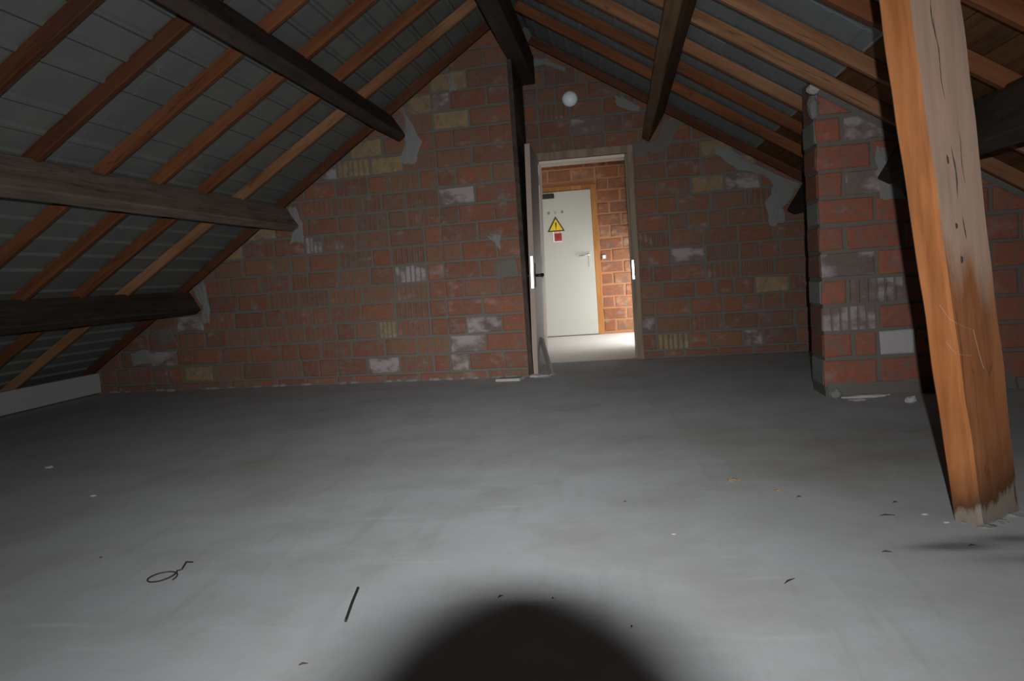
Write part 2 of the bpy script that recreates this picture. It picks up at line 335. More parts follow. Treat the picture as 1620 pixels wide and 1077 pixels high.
# ------------------------------------------------------------------ brickwork
def clip(poly, a, b_, c_):
    """keep a*u + b*z <= c"""
    out_ = []
    for i in range(len(poly)):
        p, q = poly[i], poly[(i + 1) % len(poly)]
        dp = a * p[0] + b_ * p[1] - c_; dq = a * q[0] + b_ * q[1] - c_
        if dp <= 0: out_.append(p)
        if (dp < 0 < dq) or (dq < 0 < dp):
            k = dp / (dp - dq); out_.append((p[0] + (q[0] - p[0]) * k, p[1] + (q[1] - p[1]) * k))
    return out_
def area(p): return 0.5 * sum(p[i][0] * p[(i + 1) % len(p)][1] - p[(i + 1) % len(p)][0] * p[i][1] for i in range(len(p)))
class Wall:
    """plane with origin, horizontal axis U and room-side normal N; bricks stand proud of the mortar body"""
    def __init__(s, body, O, U, N): s.body = body; s.O = Vector(O); s.U = Vector(U).normalized(); s.N = Vector(N).normalized(); s.b = []
    def P(s, u, z, d): return s.O + s.U * u + s.N * d + Vector((0, 0, z))
    def brick(s, u0, u1, z0, z1, m, grooves=0, clips=(), proud=0.009):
        j = lambda a: random.uniform(-a, a)
        poly = [(u0 + j(.006), z0 + j(.005)), (u1 + j(.006), z0 + j(.005)), (u1 + j(.006), z1 + j(.005)), (u0 + j(.006), z1 + j(.005))]
        full = (u1 - u0) * (z1 - z0)
        for c_ in clips: poly = clip(poly, *c_) if len(poly) > 2 else poly
        if len(poly) < 3 or area(poly) < 0.12 * full: return None
        clipped = area(poly) < 0.985 * full
        pr = proud + j(.004)
        cu = sum(p[0] for p in poly) / len(poly); cz = sum(p[1] for p in poly) / len(poly)
        og = s.P(cu, cz, 0)
        v = []; f = []
        if grooves and not clipped:
            prof = [(u0, -0.006), (u0 + .008, pr)]
            for k in range(grooves):
                c_ = u0 + (u1 - u0) * (k + 1) / (grooves + 1) + j(.004); w = .004 + j(.001); w2 = .009
                prof += [(c_ - w2, pr), (c_ - w, -0.002), (c_ + w, -0.002), (c_ + w2, pr)]
            prof += [(u1 - .008, pr), (u1, -0.006)]
            n = len(prof)
            for z in (z0, z1):
                for (u, d) in prof: v.append(s.P(u, z, d))
            for i in range(n - 1): f.append([i, i + 1, n + i + 1, n + i])
            for z, base in ((z0, 0), (z1, n)):
                f.append([base + i for i in range(n)])
        else:
            n = len(poly); bv = 0.009
            for dd, ins in ((-0.012, 0), (pr - 0.006, 0), (pr, bv)):
                for (u, z) in poly:
                    L_ = math.hypot(cu - u, cz - z)
                    k = min(0.3, ins * 1.5 / L_) if L_ > 0 else 0
                    v.append(s.P(u + (cu - u) * k, z + (cz - z) * k, dd + (j(.0015) if ins else 0)))
            for r_ in (0, 1):
                for i in range(n): f.append([r_ * n + i, r_ * n + (i + 1) % n, (r_ + 1) * n + (i + 1) % n, (r_ + 1) * n + i])
            f.append([2 * n + i for i in range(n)])
        o = link('brick', [x - og for x in v], f, m, s.body); o.location = og
        s.b.append((cu, cz, o)); return o
    def paint(s, spots):
        for (x, z, mk) in spots:
            u = (x - s.O.x) / s.U.x if abs(s.U.x) > .5 else x
            k = min(s.b, key=lambda q: (q[0] - u) ** 2 + ((q[1] - z) * 1.6) ** 2)
            k[2].data.materials[0] = M[mk]
    def patch(s, pts, m, d=0.016, name='mortar_patch', jag=0.012):
        """a smear of mortar over the bricks"""
        loop = []
        for i in range(len(pts)):
            p, q = pts[i], pts[(i + 1) % len(pts)]
            for k in range(4):
                a = k / 4; loop.append((p[0] + (q[0] - p[0]) * a + random.uniform(-jag, jag), p[1] + (q[1] - p[1]) * a + random.uniform(-jag, jag)))
        n = len(loop); cu = sum(p[0] for p in loop) / n; cz = sum(p[1] for p in loop) / n
        og = s.P(cu, cz, 0); v = []
        for dd, k in ((-0.01, 0), (d * .7, 0.03), (d, 0.25), (d * 1.15, 0.7)):
            for (u, z) in loop: v.append(s.P(u + (cu - u) * k, z + (cz - z) * k, dd + (random.uniform(-.003, .003) if k > .1 else 0)))
        f = [[r_ * n + i, r_ * n + (i + 1) % n, (r_ + 1) * n + (i + 1) % n, (r_ + 1) * n + i] for r_ in range(3) for i in range(n)] + [[3 * n + i for i in range(n)]]
        o = link(name, [x - og for x in v], f, m, s.body); o.location = og; return o
Z0 = 0.066; CO = 0.168; JT = 0.021
LSL, LIN = 0.64, 3.69      # underside of the left rafters: z = LIN + LSL x
RSL, RIN = -0.63, 2.70

# ------------------------------------------------------------------ floor and outer shell
mb = MB(); mb.box(-5.75, 4.3, -2.9, 7.96, -0.12, 0.0)
fo = struct(mb.build('floor', M['floor']))
mb = MB(); mb.box(-1.75, 1.4, 7.962, 11.5, -0.12, -0.002)
struct(mb.build('floor_landing', M['landing_floor']))

# left part of the gable wall (nearer), skewed slightly to the ridge
sk = 0.1
def ly(x): return 6.95 - sk * (x + 0.8)
body = MB()
def lz(x): return LIN + LSL * x + 0.17
loop = [(-5.62, ly(-5.62), 0), (-0.85, ly(-0.85), 0), (-0.85, ly(-.85), lz(-.85)), (-5.62, ly(-5.62), lz(-5.62) if lz(-5.62) > .1 else .1)]
back = [(x, 8.16, z) for (x, y, z) in loop]
body.add(loop + back, [[0, 1, 2, 3], [7, 6, 5, 4], [0, 4, 5, 1], [1, 5, 6, 2], [2, 6, 7, 3], [3, 7, 4, 0]])
wl = struct(body.build('wall_back_left', M['mortar']))
U = Vector((1, -sk, 0)); N = Vector((-sk, -1, 0))
WL = Wall(wl, (-0.85, ly(-.85), 0), U, N)
ul = U.normalized().x
clipL = [(-LSL * ul, 1.0, LIN + LSL * (-0.85) + 0.03)]
for k in range(-1, 19):
    z0 = Z0 + CO * k + JT; z1 = Z0 + CO * (k + 1)
    if k == -1: z0 = 0.012
    # courses of the pier next to the doorway: large plain bricks
    if k % 2: segs = [(-0.73, -0.405), (-0.385, -0.012)]
    else: segs = [(-0.73, -0.57), (-0.553, -0.235), (-0.218, -0.012)]
    for a, b_ in segs: WL.brick(a, b_, z0, z1, M['brick'], 0, clipL)
    u = -0.745
    first = True
    while u > -4.8:
        L_ = random.choice([0.30, 0.315, 0.30, 0.165, 0.32]) if not first else random.choice([0.15, 0.30])
        first = False
        if random.random() < 0.06: L_ = 0.22
        gr = 0
        x_ = -0.85 + u
        pg = 0.62 if x_ > -3.6 else 0.15
        if k <= 1: pg *= 0.4
        if L_ > .25 and random.random() < pg: gr = 5
        elif L_ > .15 and random.random() < pg: gr = 3
        if True:
            if k == -1: gr = 0
            mk = 'brick'
            rr = random.random()
            if rr < .10: mk = 'brick_orange'
            elif rr < .13: mk = 'brick_white'
            WL.brick(u - L_, u, z0, z1, M[mk], gr, clipL)
        u -= L_ + JT
WL.paint([(-1.33, 2.68, 'brick_yellow'), (-1.74, 2.48, 'brick_yellow'), (-1.45, 2.30, 'brick_yellow'), (-1.45, 2.16, 'brick_orange'), (-2.15, 2.2, 'brick_yellow'),
          (-2.35, 2.05, 'brick_yellow'), (-1.9, 2.05, 'brick_yellow'), (-3.3, 1.5, 'brick_yellow'), (-3.6, 1.33, 'brick_yellow'), (-2.75, 1.33, 'brick_white'),
          (-3.45, 1.2, 'brick_orange'), (-2.9, 1.1, 'brick_orange'), (-1.50, 1.72, 'brick_white'), (-2.55, 0.98, 'brick_orange'), (-2.1, 0.5, 'brick_yellow'),
          (-1.25, .47, 'brick_white'), (-1.45, .31, 'brick_white'), (-1.42, .15, 'brick_white'), (-4.3, .2, 'brick_yellow'), (-2.2, .15, 'brick_white'),
          (-4.15, .68, 'brick_white'), (-1.5, 2.5, 'brick_white'), (-3.9, 1.12, 'brick_orange'), (-2.45, .48, 'brick_orange'), (-1.75, .31, 'brick_orange'), (-2.0, .31, 'brick_orange')])
def up_(x): return (x + 0.85) / ul
def PL(pts, **k): return WL.patch([(up_(x), z) for x, z in pts], M[k.pop('m', 'mortar_light')], **k)
PL([(-1.86, 2.46), (-1.80, 2.42), (-1.70, 2.18), (-1.78, 1.98), (-1.92, 2.0), (-1.86, 2.2)])
PL([(-3.08, 1.72), (-3.0, 1.72), (-2.93, 1.5), (-2.95, 1.36), (-3.10, 1.36), (-3.05, 1.48)])
PL([(-4.2, 1.02), (-4.08, 1.08), (-4.03, .8), (-4.06, .66), (-4.15, .66), (-4.1, .78)])
PL([(-4.7, .62), (-4.5, .66), (-4.45, .5), (-4.66, .45)], m='mortar')
PL([(-5.0, .4), (-4.8, .44), (-4.72, .3), (-5.0, .26)])
PL([(-1.12, 1.04), (-.92, 1.09), (-.88, .93), (-1.1, .90)], m='mortar')
PL([(-1.15, 1.28), (-1.02, 1.30), (-1.05, 1.16)])
PL([(-1.42, 2.70), (-1.36, 2.76), (-1.34, 2.60), (-1.40, 2.58)])
# thin foot of mortar along the base
lu = 0
rnd = MB()
u = -4.7
while u < -0.05:
    w = random.uniform(.04, .16); h = random.uniform(.010, .026)
    if random.random() < .6:
        vv, ff = lump(1, u * 3.1, w * .5, .022, h, 7, 4)
        p = WL.P(u, .008, 0.0); rnd.add([x + p for x in vv], ff)
    u += w * random.uniform(.8, 1.6)
o = rnd.build('mortar_crumbs', M['mortar_light'], wl); o['kind'] = 'stuff'

# dark timber lining the corner of the nearer wall beside the doorway
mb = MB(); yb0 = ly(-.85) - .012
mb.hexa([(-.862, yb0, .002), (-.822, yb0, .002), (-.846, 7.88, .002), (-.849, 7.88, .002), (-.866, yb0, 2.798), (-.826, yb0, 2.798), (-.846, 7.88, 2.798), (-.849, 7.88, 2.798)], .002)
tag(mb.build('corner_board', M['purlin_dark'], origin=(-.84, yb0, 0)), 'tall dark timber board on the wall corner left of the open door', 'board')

# right part of the gable wall (farther) with the doorway
sk2 = 0.06
def ry(x): return 7.9 - sk2 * (x - 0.1)
DX0, DX1, DZ = -0.845, 0.195, 2.105
def rz(x): return RIN + RSL * x + 0.17
mb = MB()
def slab(x0, x1, z0, f0, f1):
    a = [(x0, ry(x0), z0), (x1, ry(x1), z0), (x1, ry(x1), f1), (x0, ry(x0), f0)]
    bk = [(x, 8.16, z) for x, y, z in a]
    mb.add(a + bk, [[0, 1, 2, 3], [7, 6, 5, 4], [0, 4, 5, 1], [1, 5, 6, 2], [2, 6, 7, 3], [3, 7, 4, 0]])
slab(-0.85, DX1, DZ, rz(-.85), rz(DX1)); slab(DX1, 4.25, 0, rz(DX1), max(.1, rz(4.25)))
wr = struct(mb.build('wall_back_right', M['mortar']))
U2 = Vector((1, -sk2, 0)); N2 = Vector((-sk2, -1, 0)); ul2 = U2.normalized().x
WR = Wall(wr, (0.1, ry(.1), 0), U2, N2)
clipR = [(-RSL * ul2, 1.0, RIN + RSL * 0.1 + 0.03)]
for k in range(-1, 19):
    z0 = Z0 + CO * k + JT; z1 = Z0 + CO * (k + 1)
    if k == -1: z0 = .012
    x = -0.845 if z0 > DZ - .08 else DX1 + .004
    if z0 < DZ < z1 : z0 = DZ + .01
    first = True; x += 0 
    while x < 1.95:
        L_ = random.choice([.30, .31, .30, .165]) if not first else random.choice([.12, .2, .30])
        first = False
        gr = 0
        if L_ > .25 and random.random() < .38 and z1 - z0 > .12: gr = 5
        mk = random.choices(['brick', 'brick_orange', 'brick_yellow', 'brick_white'], [80, 13, 1, 2])[0]
        a = (x - .1) / ul2
        cl = list(clipR)
        if a + L_ > 0 and x < DX1 and z0 < DZ - .08: pass
        WR.brick(a, a + L_, z0, z1, M[mk], gr, cl, proud=.008)
        x += L_ + JT
WR.paint([(.98, 1.95, 'brick_yellow'), (1.0, 1.62, 'brick_yellow'), (1.25, 1.55, 'brick_orange'), (.35, .25, 'brick_white'), (.45, .12, 'brick_yellow'), (1.2, .15, 'brick_white'), (.7, 1.02, 'brick_white'), (1.1, 1.3, 'brick_orange')])
def PR(pts, **k): return WR.patch([((x - .1) / ul2, z) for x, z in pts], M[k.pop('m', 'mortar_light')], **k)
PR([(.33, 2.10), (.42, 2.12), (.52, 2.34), (.66, 2.26), (.60, 2.12), (.50, 2.02), (.36, 2.0)], m='mortar')
PR([(-.8, 3.06), (-.6, 3.04), (-.4, 2.92), (-.42, 2.88), (-.62, 2.98), (-.8, 2.98)])
PR([(.05, 2.6), (.14, 2.58), (.3, 2.46), (.28, 2.42), (.06, 2.5)])
PR([(1.05, 2.02), (1.22, 1.90), (1.75, 1.57), (1.70, 1.54), (1.3, 1.74), (1.1, 1.82), (.95, 2.0)], jag=.02)
PR([(1.45, 1.72), (1.6, 1.62), (1.74, 1.58), (1.58, 1.38), (1.6, 1.25), (1.45, 1.2), (1.42, 1.45), (1.5, 1.6)])
PR([(.2, 2.13), (.2, 1.98), (.33, 2.0), (.5, 2.08), (.4, 2.13)], m='mortar')
# pier wall that carries the lower right purlin
PY = 5.17
pz = lambda x: RIN + RSL * x + 0.10
mb = MB(); a = [(1.262, PY, 0), (4.25, PY, 0), (4.25, PY, .12), (1.262, PY, pz(1.262))]
mb.prism([Vector(p) for p in a], (0, .33, 0))
wp = struct(mb.build('wall_pier', M['mortar']))
WP = Wall(wp, (1.262, PY, 0), (1, 0, 0), (0, -1, 0)); clipP = [(-RSL, 1.0, RIN + RSL * 1.262 - 0.005)]
WS = Wall(wp, (1.262, PY + .33, 0), (0, -1, 0), (-1, 0, 0))
for k in range(0, 13):
    z0 = Z0 + CO * k + JT; z1 = Z0 + CO * (k + 1)
    if k == 0: z0 = .07
    u = -0.006
    ls = [.335, .33, .33, .33, .33, .33] if k % 2 == 0 else [.16, .33, .33, .33, .33, .33]
    if k == 1: ls = [.185, .145, .215, .33, .33, .33, .2]
    for i, L_ in enumerate(ls):
        L2 = L_ - .012 + random.uniform(-.006, .006)
        gr = 5 if (k, i) in ((2, 0), (3, 1)) else 0
        WP.brick(u, u + L2, z0, z1, M['brick_pier'], gr, clipP, proud=.011)
        u += L_ + .006
    if k < 11: WS.brick(.012, .318, z0, z1, M['brick' if k % 3 else 'mortar_light'], 0, proud=.010)
WP.paint([(1.70, .32, 'brick_lime'), (1.45, .5, 'brick_white'), (1.5, .68, 'brick_white'), (1.36, .85, 'brick_white'), (1.5, 1.35, 'brick_white'), (1.53, 1.68, 'brick_white')])
def PP(pts, **k): return WP.patch([(x - 1.262, z) for x, z in pts], M[k.pop('m', 'mortar')], **k)
PP([(1.60, 1.56), (1.74, 1.52), (1.78, 1.20), (1.62, 1.22)], m='mortar_light')
PP([(1.26, .095), (1.5, .08), (1.9, .10), (2.4, .10), (2.4, .0), (1.26, .0)], m='mortar', jag=.008, d=.02)
vv, ff = lump(.036, 3, 1.1, 1, .8)
o = link('mortar_lump', vv, ff, M['mortar_white'], wp); o.location = (1.245, PY - .02, 1.925); o['label'] = 'white lump of dried mortar on the top corner of the pier'
vv, ff = lump(.055, 5, .7, 1, 1.6)
o = link('mortar_lump', vv, ff, M['mortar_light'], wp); o.location = (1.25, PY - .005, 1.82)

# knee walls, rear wall
mb = MB(); mb.box(-5.72, -5.62, -2.9, 8.1, 0, .35); struct(mb.build('wall_left', M['mortar']))
mb = MB(); mb.box(4.15, 4.25, -2.9, 5.16, 0, .35); struct(mb.build('wall_right', M['mortar']))
mb = MB(); mb.prism([(-5.72, -2.9, 0), (4.25, -2.9, 0), (4.25, -2.9, .1), (-.77, -2.9, 3.28), (-5.72, -2.9, .1)], (0, -.1, 0)); struct(mb.build('wall_front', M['brick']))
# concrete board at the foot of the left slope
mb = MB()
mb.hexa([(-5.44, -2.88, 0.004), (-5.40, -2.88, 0.004), (-5.40, 7.40, 0.012), (-5.44, 7.40, 0.012), (-5.44, -2.88, .222), (-5.40, -2.88, .222), (-5.40, 7.40, .215), (-5.44, 7.40, .215)], .004)
struct(mb.build('baseboard_left', M['plinth']))

# ------------------------------------------------------------------ roof
def roof(side):
    if side == 'left': S, I, xr, xe, nm = LSL, LIN, -.78, -5.66, 'ceiling_left'
    else: S, I, xr, xe, nm = RSL, RIN, -.78, 4.22, 'ceiling_right'
    e = Vector((xe - xr, 0, S * (xe - xr))).normalized()     # down the slope
    n = Vector((-e.z, 0, e.x)) if side != 'left' else Vector((e.z, 0, -e.x))
    if n.z < 0: n = -n                                        # outward
    P0 = Vector((xr, 0, I + S * xr))
    L_ = abs(xe - xr) / abs(e.x)
    def Q(s, y, h): return P0 + e * s + n * h + Vector((0, y, 0))
    y0, y1 = -2.95, 8.16
    mb = MB(); mb.hexa([Q(-.12, y0, .155), Q(L_ + .1, y0, .155), Q(L_ + .1, y1, .155), Q(-.12, y1, .155), Q(-.12, y0, .20), Q(L_ + .1, y0, .20), Q(L_ + .1, y1, .20), Q(-.12, y1, .20)])
    root = struct(mb.build(nm, M['sheet']))
    # rafters
    if side == 'left': ys = [-2.45, -1.85, -1.25, -.65, -.05, .55, 1.15, 1.75, 2.35, 2.78, 3.33, 3.94, 4.52, 5.10, 5.71, 6.31, None]
    else: ys = [-2.1, -1.5, -.9, -.3, .3, .9, 1.5, 2.1, 2.72, 3.3, 3.88, 4.48, 5.02, 5.65, 6.25, 6.87, None]
    for i, y in enumerate(ys):
        w, h = .049 + random.uniform(-.004, .005), .077
        s0, s1 = .02, L_ - .02
        segs = [(s0, s1)]
        for (a, b_) in segs:
            ya = yb = y
            if y is None:
                if side == 'left': ya, yb = ly(xr) - .07, ly(xr + e.x * b_) - .07
                else: ya, yb = ry(xr) - .06, ry(xr + e.x * b_) - .06
            else:
                ya += random.uniform(-.012, .012); yb += random.uniform(-.012, .012)
            hh = random.uniform(-.004, .004)
            og = Q((a + b_) / 2, (ya + yb) / 2, h / 2)
            nseg = 10; v = []; f = []
            for k in range(nseg + 1):
                s = a + (b_ - a) * k / nseg; yy = ya + (yb - ya) * k / nseg + .004 * noise.noise(Vector((s * 2, i * 3.1, 1)))
                ww = w * (1 + .05 * noise.noise(Vector((s * 3, i, 5)))); c_ = .006
                ring = [(-ww / 2, h), (-ww / 2, c_), (-ww / 2 + c_, 0), (ww / 2 - c_, 0), (ww / 2, c_), (ww / 2, h)]
                for (dy, dh) in ring: v.append(Q(s, yy + dy, dh + hh))
            for k in range(nseg):
                for r_ in range(6): f.append([k * 6 + r_, k * 6 + (r_ + 1) % 6, (k + 1) * 6 + (r_ + 1) % 6, (k + 1) * 6 + r_])
            f += [list(range(6))[::-1], [nseg * 6 + r_ for r_ in range(6)]]
            # local frame with x along the rafter so the grain follows it
            R3 = Matrix((e, Vector((0, 1, 0)), n)).transposed(); Ri = R3.transposed()
            pale = (side == 'left' and i in (15,)) or (side == 'right' and i in (11, 12, 13))
            o = link('rafter', [Ri @ (x - og) for x in v], f, M['rafter_dark_shaded' if (side == 'left' and i < 12) or y is None else 'rafter_pale' if pale else 'rafter'], root)  # last rafter at the gable: shading there is put into the darker colour
            o.matrix_local = Matrix.Translation(og) @ R3.to_4x4()
    # sheets with shallow ribs along the ridge
    cx = abs(e.x)
    if side == 'left': seams = [xr, -1.36, -2.78, -4.20, xe]
    else: seams = [xr, .70, 1.28]
    for r_ in range(len(seams) - 1):
        sa = abs(seams[r_] - xr) / cx; sb = abs(seams[r_ + 1] - xr) / cx
        if r_ == 0: sa += .0
        ye = y0; ci = 0
        while ye < y1 - .05:
            yn = min(y1 - .02, ye + 1.19); 
            if y1 - yn < .4: yn = y1 - .02
            hb = .085 + random.uniform(0, .003)
            pitch = .176; prof = []
            s = sa - (.0 if r_ == 0 else .0)
            tilt = .012
            k = 0; first_ = True
            prof.append((sa, hb + tilt))
            s = sa + .05
            while s + .05 < sb - .02:
                fr = (s - sa) / (sb - sa); d0 = hb + tilt * (1 - fr)
                dp = .018 if side == 'left' else .004
                prof += [(s, d0), (s + .012, d0 - dp), (s + .030, d0 - dp), (s + .050, d0 + .001)]
                s += pitch
            prof.append((sb + .03, hb - .002))
            og = Q((sa + sb) / 2, (ye + yn) / 2, hb)
            v = []; f = []; n_ = len(prof)
            for yy in (ye, yn - .004):
                for (s_, h_) in prof: v.append(Q(s_, yy, h_) - og)
            for yy in (ye, yn - .004):
                for (s_, h_) in prof: v.append(Q(s_, yy, h_ + .008) - og)
            for q in range(n_ - 1):
                f.append([q, q + 1, n_ + q + 1, n_ + q]); f.append([2 * n_ + q, 3 * n_ + q, 3 * n_ + q + 1, 2 * n_ + q + 1])
                f.append([q, 2 * n_ + q, 2 * n_ + q + 1, q + 1]); f.append([n_ + q, n_ + q + 1, 3 * n_ + q + 1, 3 * n_ + q])
            f.append([0, n_, 3 * n_, 2 * n_]); f.append([n_ - 1, 3 * n_ - 1, 4 * n_ - 1, 2 * n_ - 1])
            o = link('roof_sheet', v, f, M['sheet' if side == 'left' else 'sheet_right'], root); o.location = og
            ye = yn; ci += 1
    if side == 'right':
        st = abs(1.285 - xr) / cx
        for i, ya in enumerate(ys[:-1]):
            yb = ys[i + 1] or 7.8
            mb = MB(); mb.hexa([Q(st, ya + .04, .070), Q(st + .012, ya + .04, .082), Q(st + .012, yb - .04, .082), Q(st, yb - .04, .082), Q(st, ya + .04, .10), Q(st + .012, ya + .04, .10), Q(st + .012, yb - .04, .10), Q(st, yb - .04, .10)])
            mb.build('sheet_end_trim', M['trim'], root, origin=Q(st, (ya + yb) / 2, .08))
        s = abs(1.30 - xr) / cx
        while s < L_ - .05:
            w = random.uniform(.19, .22)
            ye = y0
            while ye < y1 - .05:
                yn = min(y1, ye + 3.0); 
                og = Q(s + w / 2, (ye + yn) / 2, .1)
                hb = .0785 + random.uniform(0, .002)
                mb = MB(); mb.hexa([Q(s, ye, hb), Q(s + w - .004, ye, hb), Q(s + w - .004, yn - .004, hb), Q(s, yn - .004, hb), Q(s, ye, hb + .02), Q(s + w - .004, ye, hb + .02), Q(s + w - .004, yn - .004, hb + .02), Q(s, yn - .004, hb + .02)], .003)
                mb.build('roof_board', M['board'], root, origin=og); ye = yn
            s += w
    return root
roof('left'); roof('right')

def purlin(tip, side, h, w, y0, y1, m, label):
    S = LSL if side == 'left' else RSL
    e = Vector((-1, 0, -S)).normalized() if side == 'left' else Vector((1, 0, S)).normalized()   # down the slope
    n = Vector((-e.z, 0, e.x)); n = n if n.z > 0 else -n
    t_ = Vector((tip[0], 0, tip[1]))
    og = t_ + Vector((0, (y0 + y1) / 2, 0))
    ns = 26; v = []; f = []; c_ = .009
    ring = [(c_, 0), (w - c_, 0), (w, c_), (w, h), (0, h), (0, c_)]
    for k in range(ns + 1):
        y = y0 + (y1 - y0) * k / ns
        o1 = .006 * noise.noise(Vector((y * .9, tip[0], 3))); o2 = .006 * noise.noise(Vector((y * .9, tip[0], 9)))
        for i, (a, b_) in enumerate(ring):
            jj = .003 * noise.noise(Vector((y * 4, i * 5.1, tip[0])))
            v.append(t_ + e * (a + o1 + jj) + n * (b_ + (o2 if b_ < h else 0) + jj) + Vector((0, y, 0)) - og)
    for k in range(ns):
        for r_ in range(6): f.append([k * 6 + r_, (k + 1) * 6 + r_, (k + 1) * 6 + (r_ + 1) % 6, k * 6 + (r_ + 1) % 6])
    f += [list(range(6)), [ns * 6 + r_ for r_ in range(6)][::-1]]
    o = link('purlin', v, f, m); o.location = og
    tag(o, label, 'beam'); return o
purlin((-1.845, 2.245), 'left', .238, .09, -2.85, 7.10, M['purlin_dark'], 'dark upper left roof beam ending in the brick gable high up')
purlin((-2.985, 1.525), 'left', .232, .09, -2.85, 7.22, M['purlin'], 'brown middle left roof beam crossing the photo from the left edge')
purlin((-4.130, 0.800), 'left', .225, .09, -2.85, 7.33, M['purlin_dark'], 'lowest left roof beam above the grey board at the floor')
purlin((.285, 2.165), 'right', .30, .085, -2.85, 7.95, M['purlin_brown'], 'dark roof beam ending just above the doorway on the right slope')
purlin((1.606, 1.352), 'right', .30, .09, -2.85, 7.86, M['purlin_dark'], 'low dark roof beam built into the brick pier on the right')
mb = MB()
mb.hexa([(-.865, -2.85, 2.80), (-.72, -2.85, 2.80), (-.72, 7.97, 2.80), (-.865, 7.97, 2.80), (-.865, -2.85, 3.075), (-.72, -2.85, 3.075), (-.72, 7.97, 3.075), (-.865, 7.97, 3.075)], .01)
o = mb.build('ridge_beam', M['purlin_dark'], origin=(-.79, 2.5, 2.95)); tag(o, 'black weathered ridge beam running along the top of the roof', 'beam')

# ------------------------------------------------------------------ the leaning post
def post():
    root = empty('timber_post', (1.12, 2.72, 0))
    tag(root, 'leaning orange brown timber post standing on the floor at the right', 'post')
    A0 = Vector((1.046, 2.700, 0)); F0 = Vector((1.100, 2.622, 0)); R0 = Vector((1.290, 2.780, 0)); K0 = A0 + R0 - F0
    H = 2.24
    dl_, dr_ = -.1115, -.0865
    D = {'A': (A0, dl_), 'F': (F0, -.107), 'R': (R0, dr_), 'K': (K0, -.089)}
    ns = 60; v = []; f = []; fm = []
    og = root.location
    def corner(k, z):
        p, s = D[k]; return p + Vector((s * z, 0, z))
    for i in range(ns + 1):
        z = H * i / ns
        A_, F_, R_, K_ = [corner(k, z) for k in 'AFRK']
        wob = .0045
        pts = []
        seq = [A_, F_, R_, K_]
        for c_ in range(4):
            p, q, r_ = seq[c_], seq[c_ - 1], seq[(c_ + 1) % 4]
            bv = .007 if c_ != 1 else .010
            for tq in (q, r_):
                d = (tq - p).normalized(); pts.append(p + d * bv + Vector((noise.noise(Vector((z * 5, c_ * 7.7, 2))), noise.noise(Vector((z * 5, c_ * 7.7, 8))), 0)) * wob)
            if c_ == 1:      # middle points on the wide face
                for a in (.33, .66): pts.append(p.lerp(r_, a) + Vector((.4, -.6, 0)) * .003 * noise.noise(Vector((z * 4, a * 9, 4))))
        v += [x - og for x in pts]
        n_ = len(pts)
    for i in range(ns):
        for r_ in range(n_):
            f.append([i * n_ + r_, i * n_ + (r_ + 1) % n_, (i + 1) * n_ + (r_ + 1) % n_, (i + 1) * n_ + r_])
            fm.append(1 if r_ in (1, 2) else 0)
    f += [list(range(n_))[::-1], [ns * n_ + r_ for r_ in range(n_)]]; fm += [0, 0]
    o = link('shaft', v, f, None, root, mats=[M['post'], M['post_side']], fm=fm)
    # long drying cracks on the wide face
    def face_pt(a, z, out_=.002):
        p = corner('F', z).lerp(corner('R', z), a); return p + Vector((.62, -.78, 0)) * out_
    for (a, z0, z1, r_) in ((.42, 1.32, 1.62, .0022), (.45, 1.05, 1.22, .003), (.50, .92, 1.0, .0025), (.62, 1.1, 1.3, .0015), (.40, 1.55, 1.68, .002), (.35, 1.16, 1.19, .004), (.32, .955, .975, .005), (.36, .845, .87, .005), (.92, .02, .12, .003)):
        pts = []
        for k in range(7):
            z = z0 + (z1 - z0) * k / 6; pts.append(face_pt(a + .03 * math.sin(z * 37 + a * 50) * .5 + .02 * (z - z0), z, -.0005))
        mb = MB(); mb.tube(pts, [.0006, r_ * .7, r_, r_ * .8, r_, r_ * .5, .0006], 6)
        mb.v = [x - og for x in mb.v]; mb.build('crack', M['rust'], root)
    # cobweb threads sagging over the face
    for (a0, z0, a1, z1) in ((-.35, .72, .38, .63), (-.3, .60, .28, .55), (.38, .63, .50, .50)):
        pts = []
        for k in range(9):
            q = k / 8; a = a0 + (a1 - a0) * q; z = z0 + (z1 - z0) * q - .012 * math.sin(q * 3.14)
            pts.append(face_pt(a, z, .004) if a >= 0 else corner('F', z).lerp(corner('A', z), -a) + Vector((-.78, -.62, 0)) * .004)
        mb = MB(); mb.tube(pts, .0005, 5); mb.v = [x - og for x in mb.v]; mb.build('cobweb', M['switch'], root)
    # mortar packed at the foot
    for (x, y, r_, s) in ((1.115, 2.618, .020, 1), (1.17, 2.665, .022, 2), (1.245, 2.728, .024, 3), (1.065, 2.665, .012, 4)):
        vv, ff = lump(r_, s, 1.4, .8, .35)
        q = link('mortar_lump', [a + Vector((x, y, .002)) - og for a in vv], ff, M['mortar_light'], root)
post()

# ------------------------------------------------------------------ doorway, open door leaf
d1 = struct(empty('door_1', (-.33, 7.9, 0)))
def pc(mb, name, m, parent=d1, **k):
    loc = Vector(parent.matrix_world.translation) if False else parent.location
    mb.v = [x - loc for x in mb.v]; return mb.build(name, m, parent, **k)
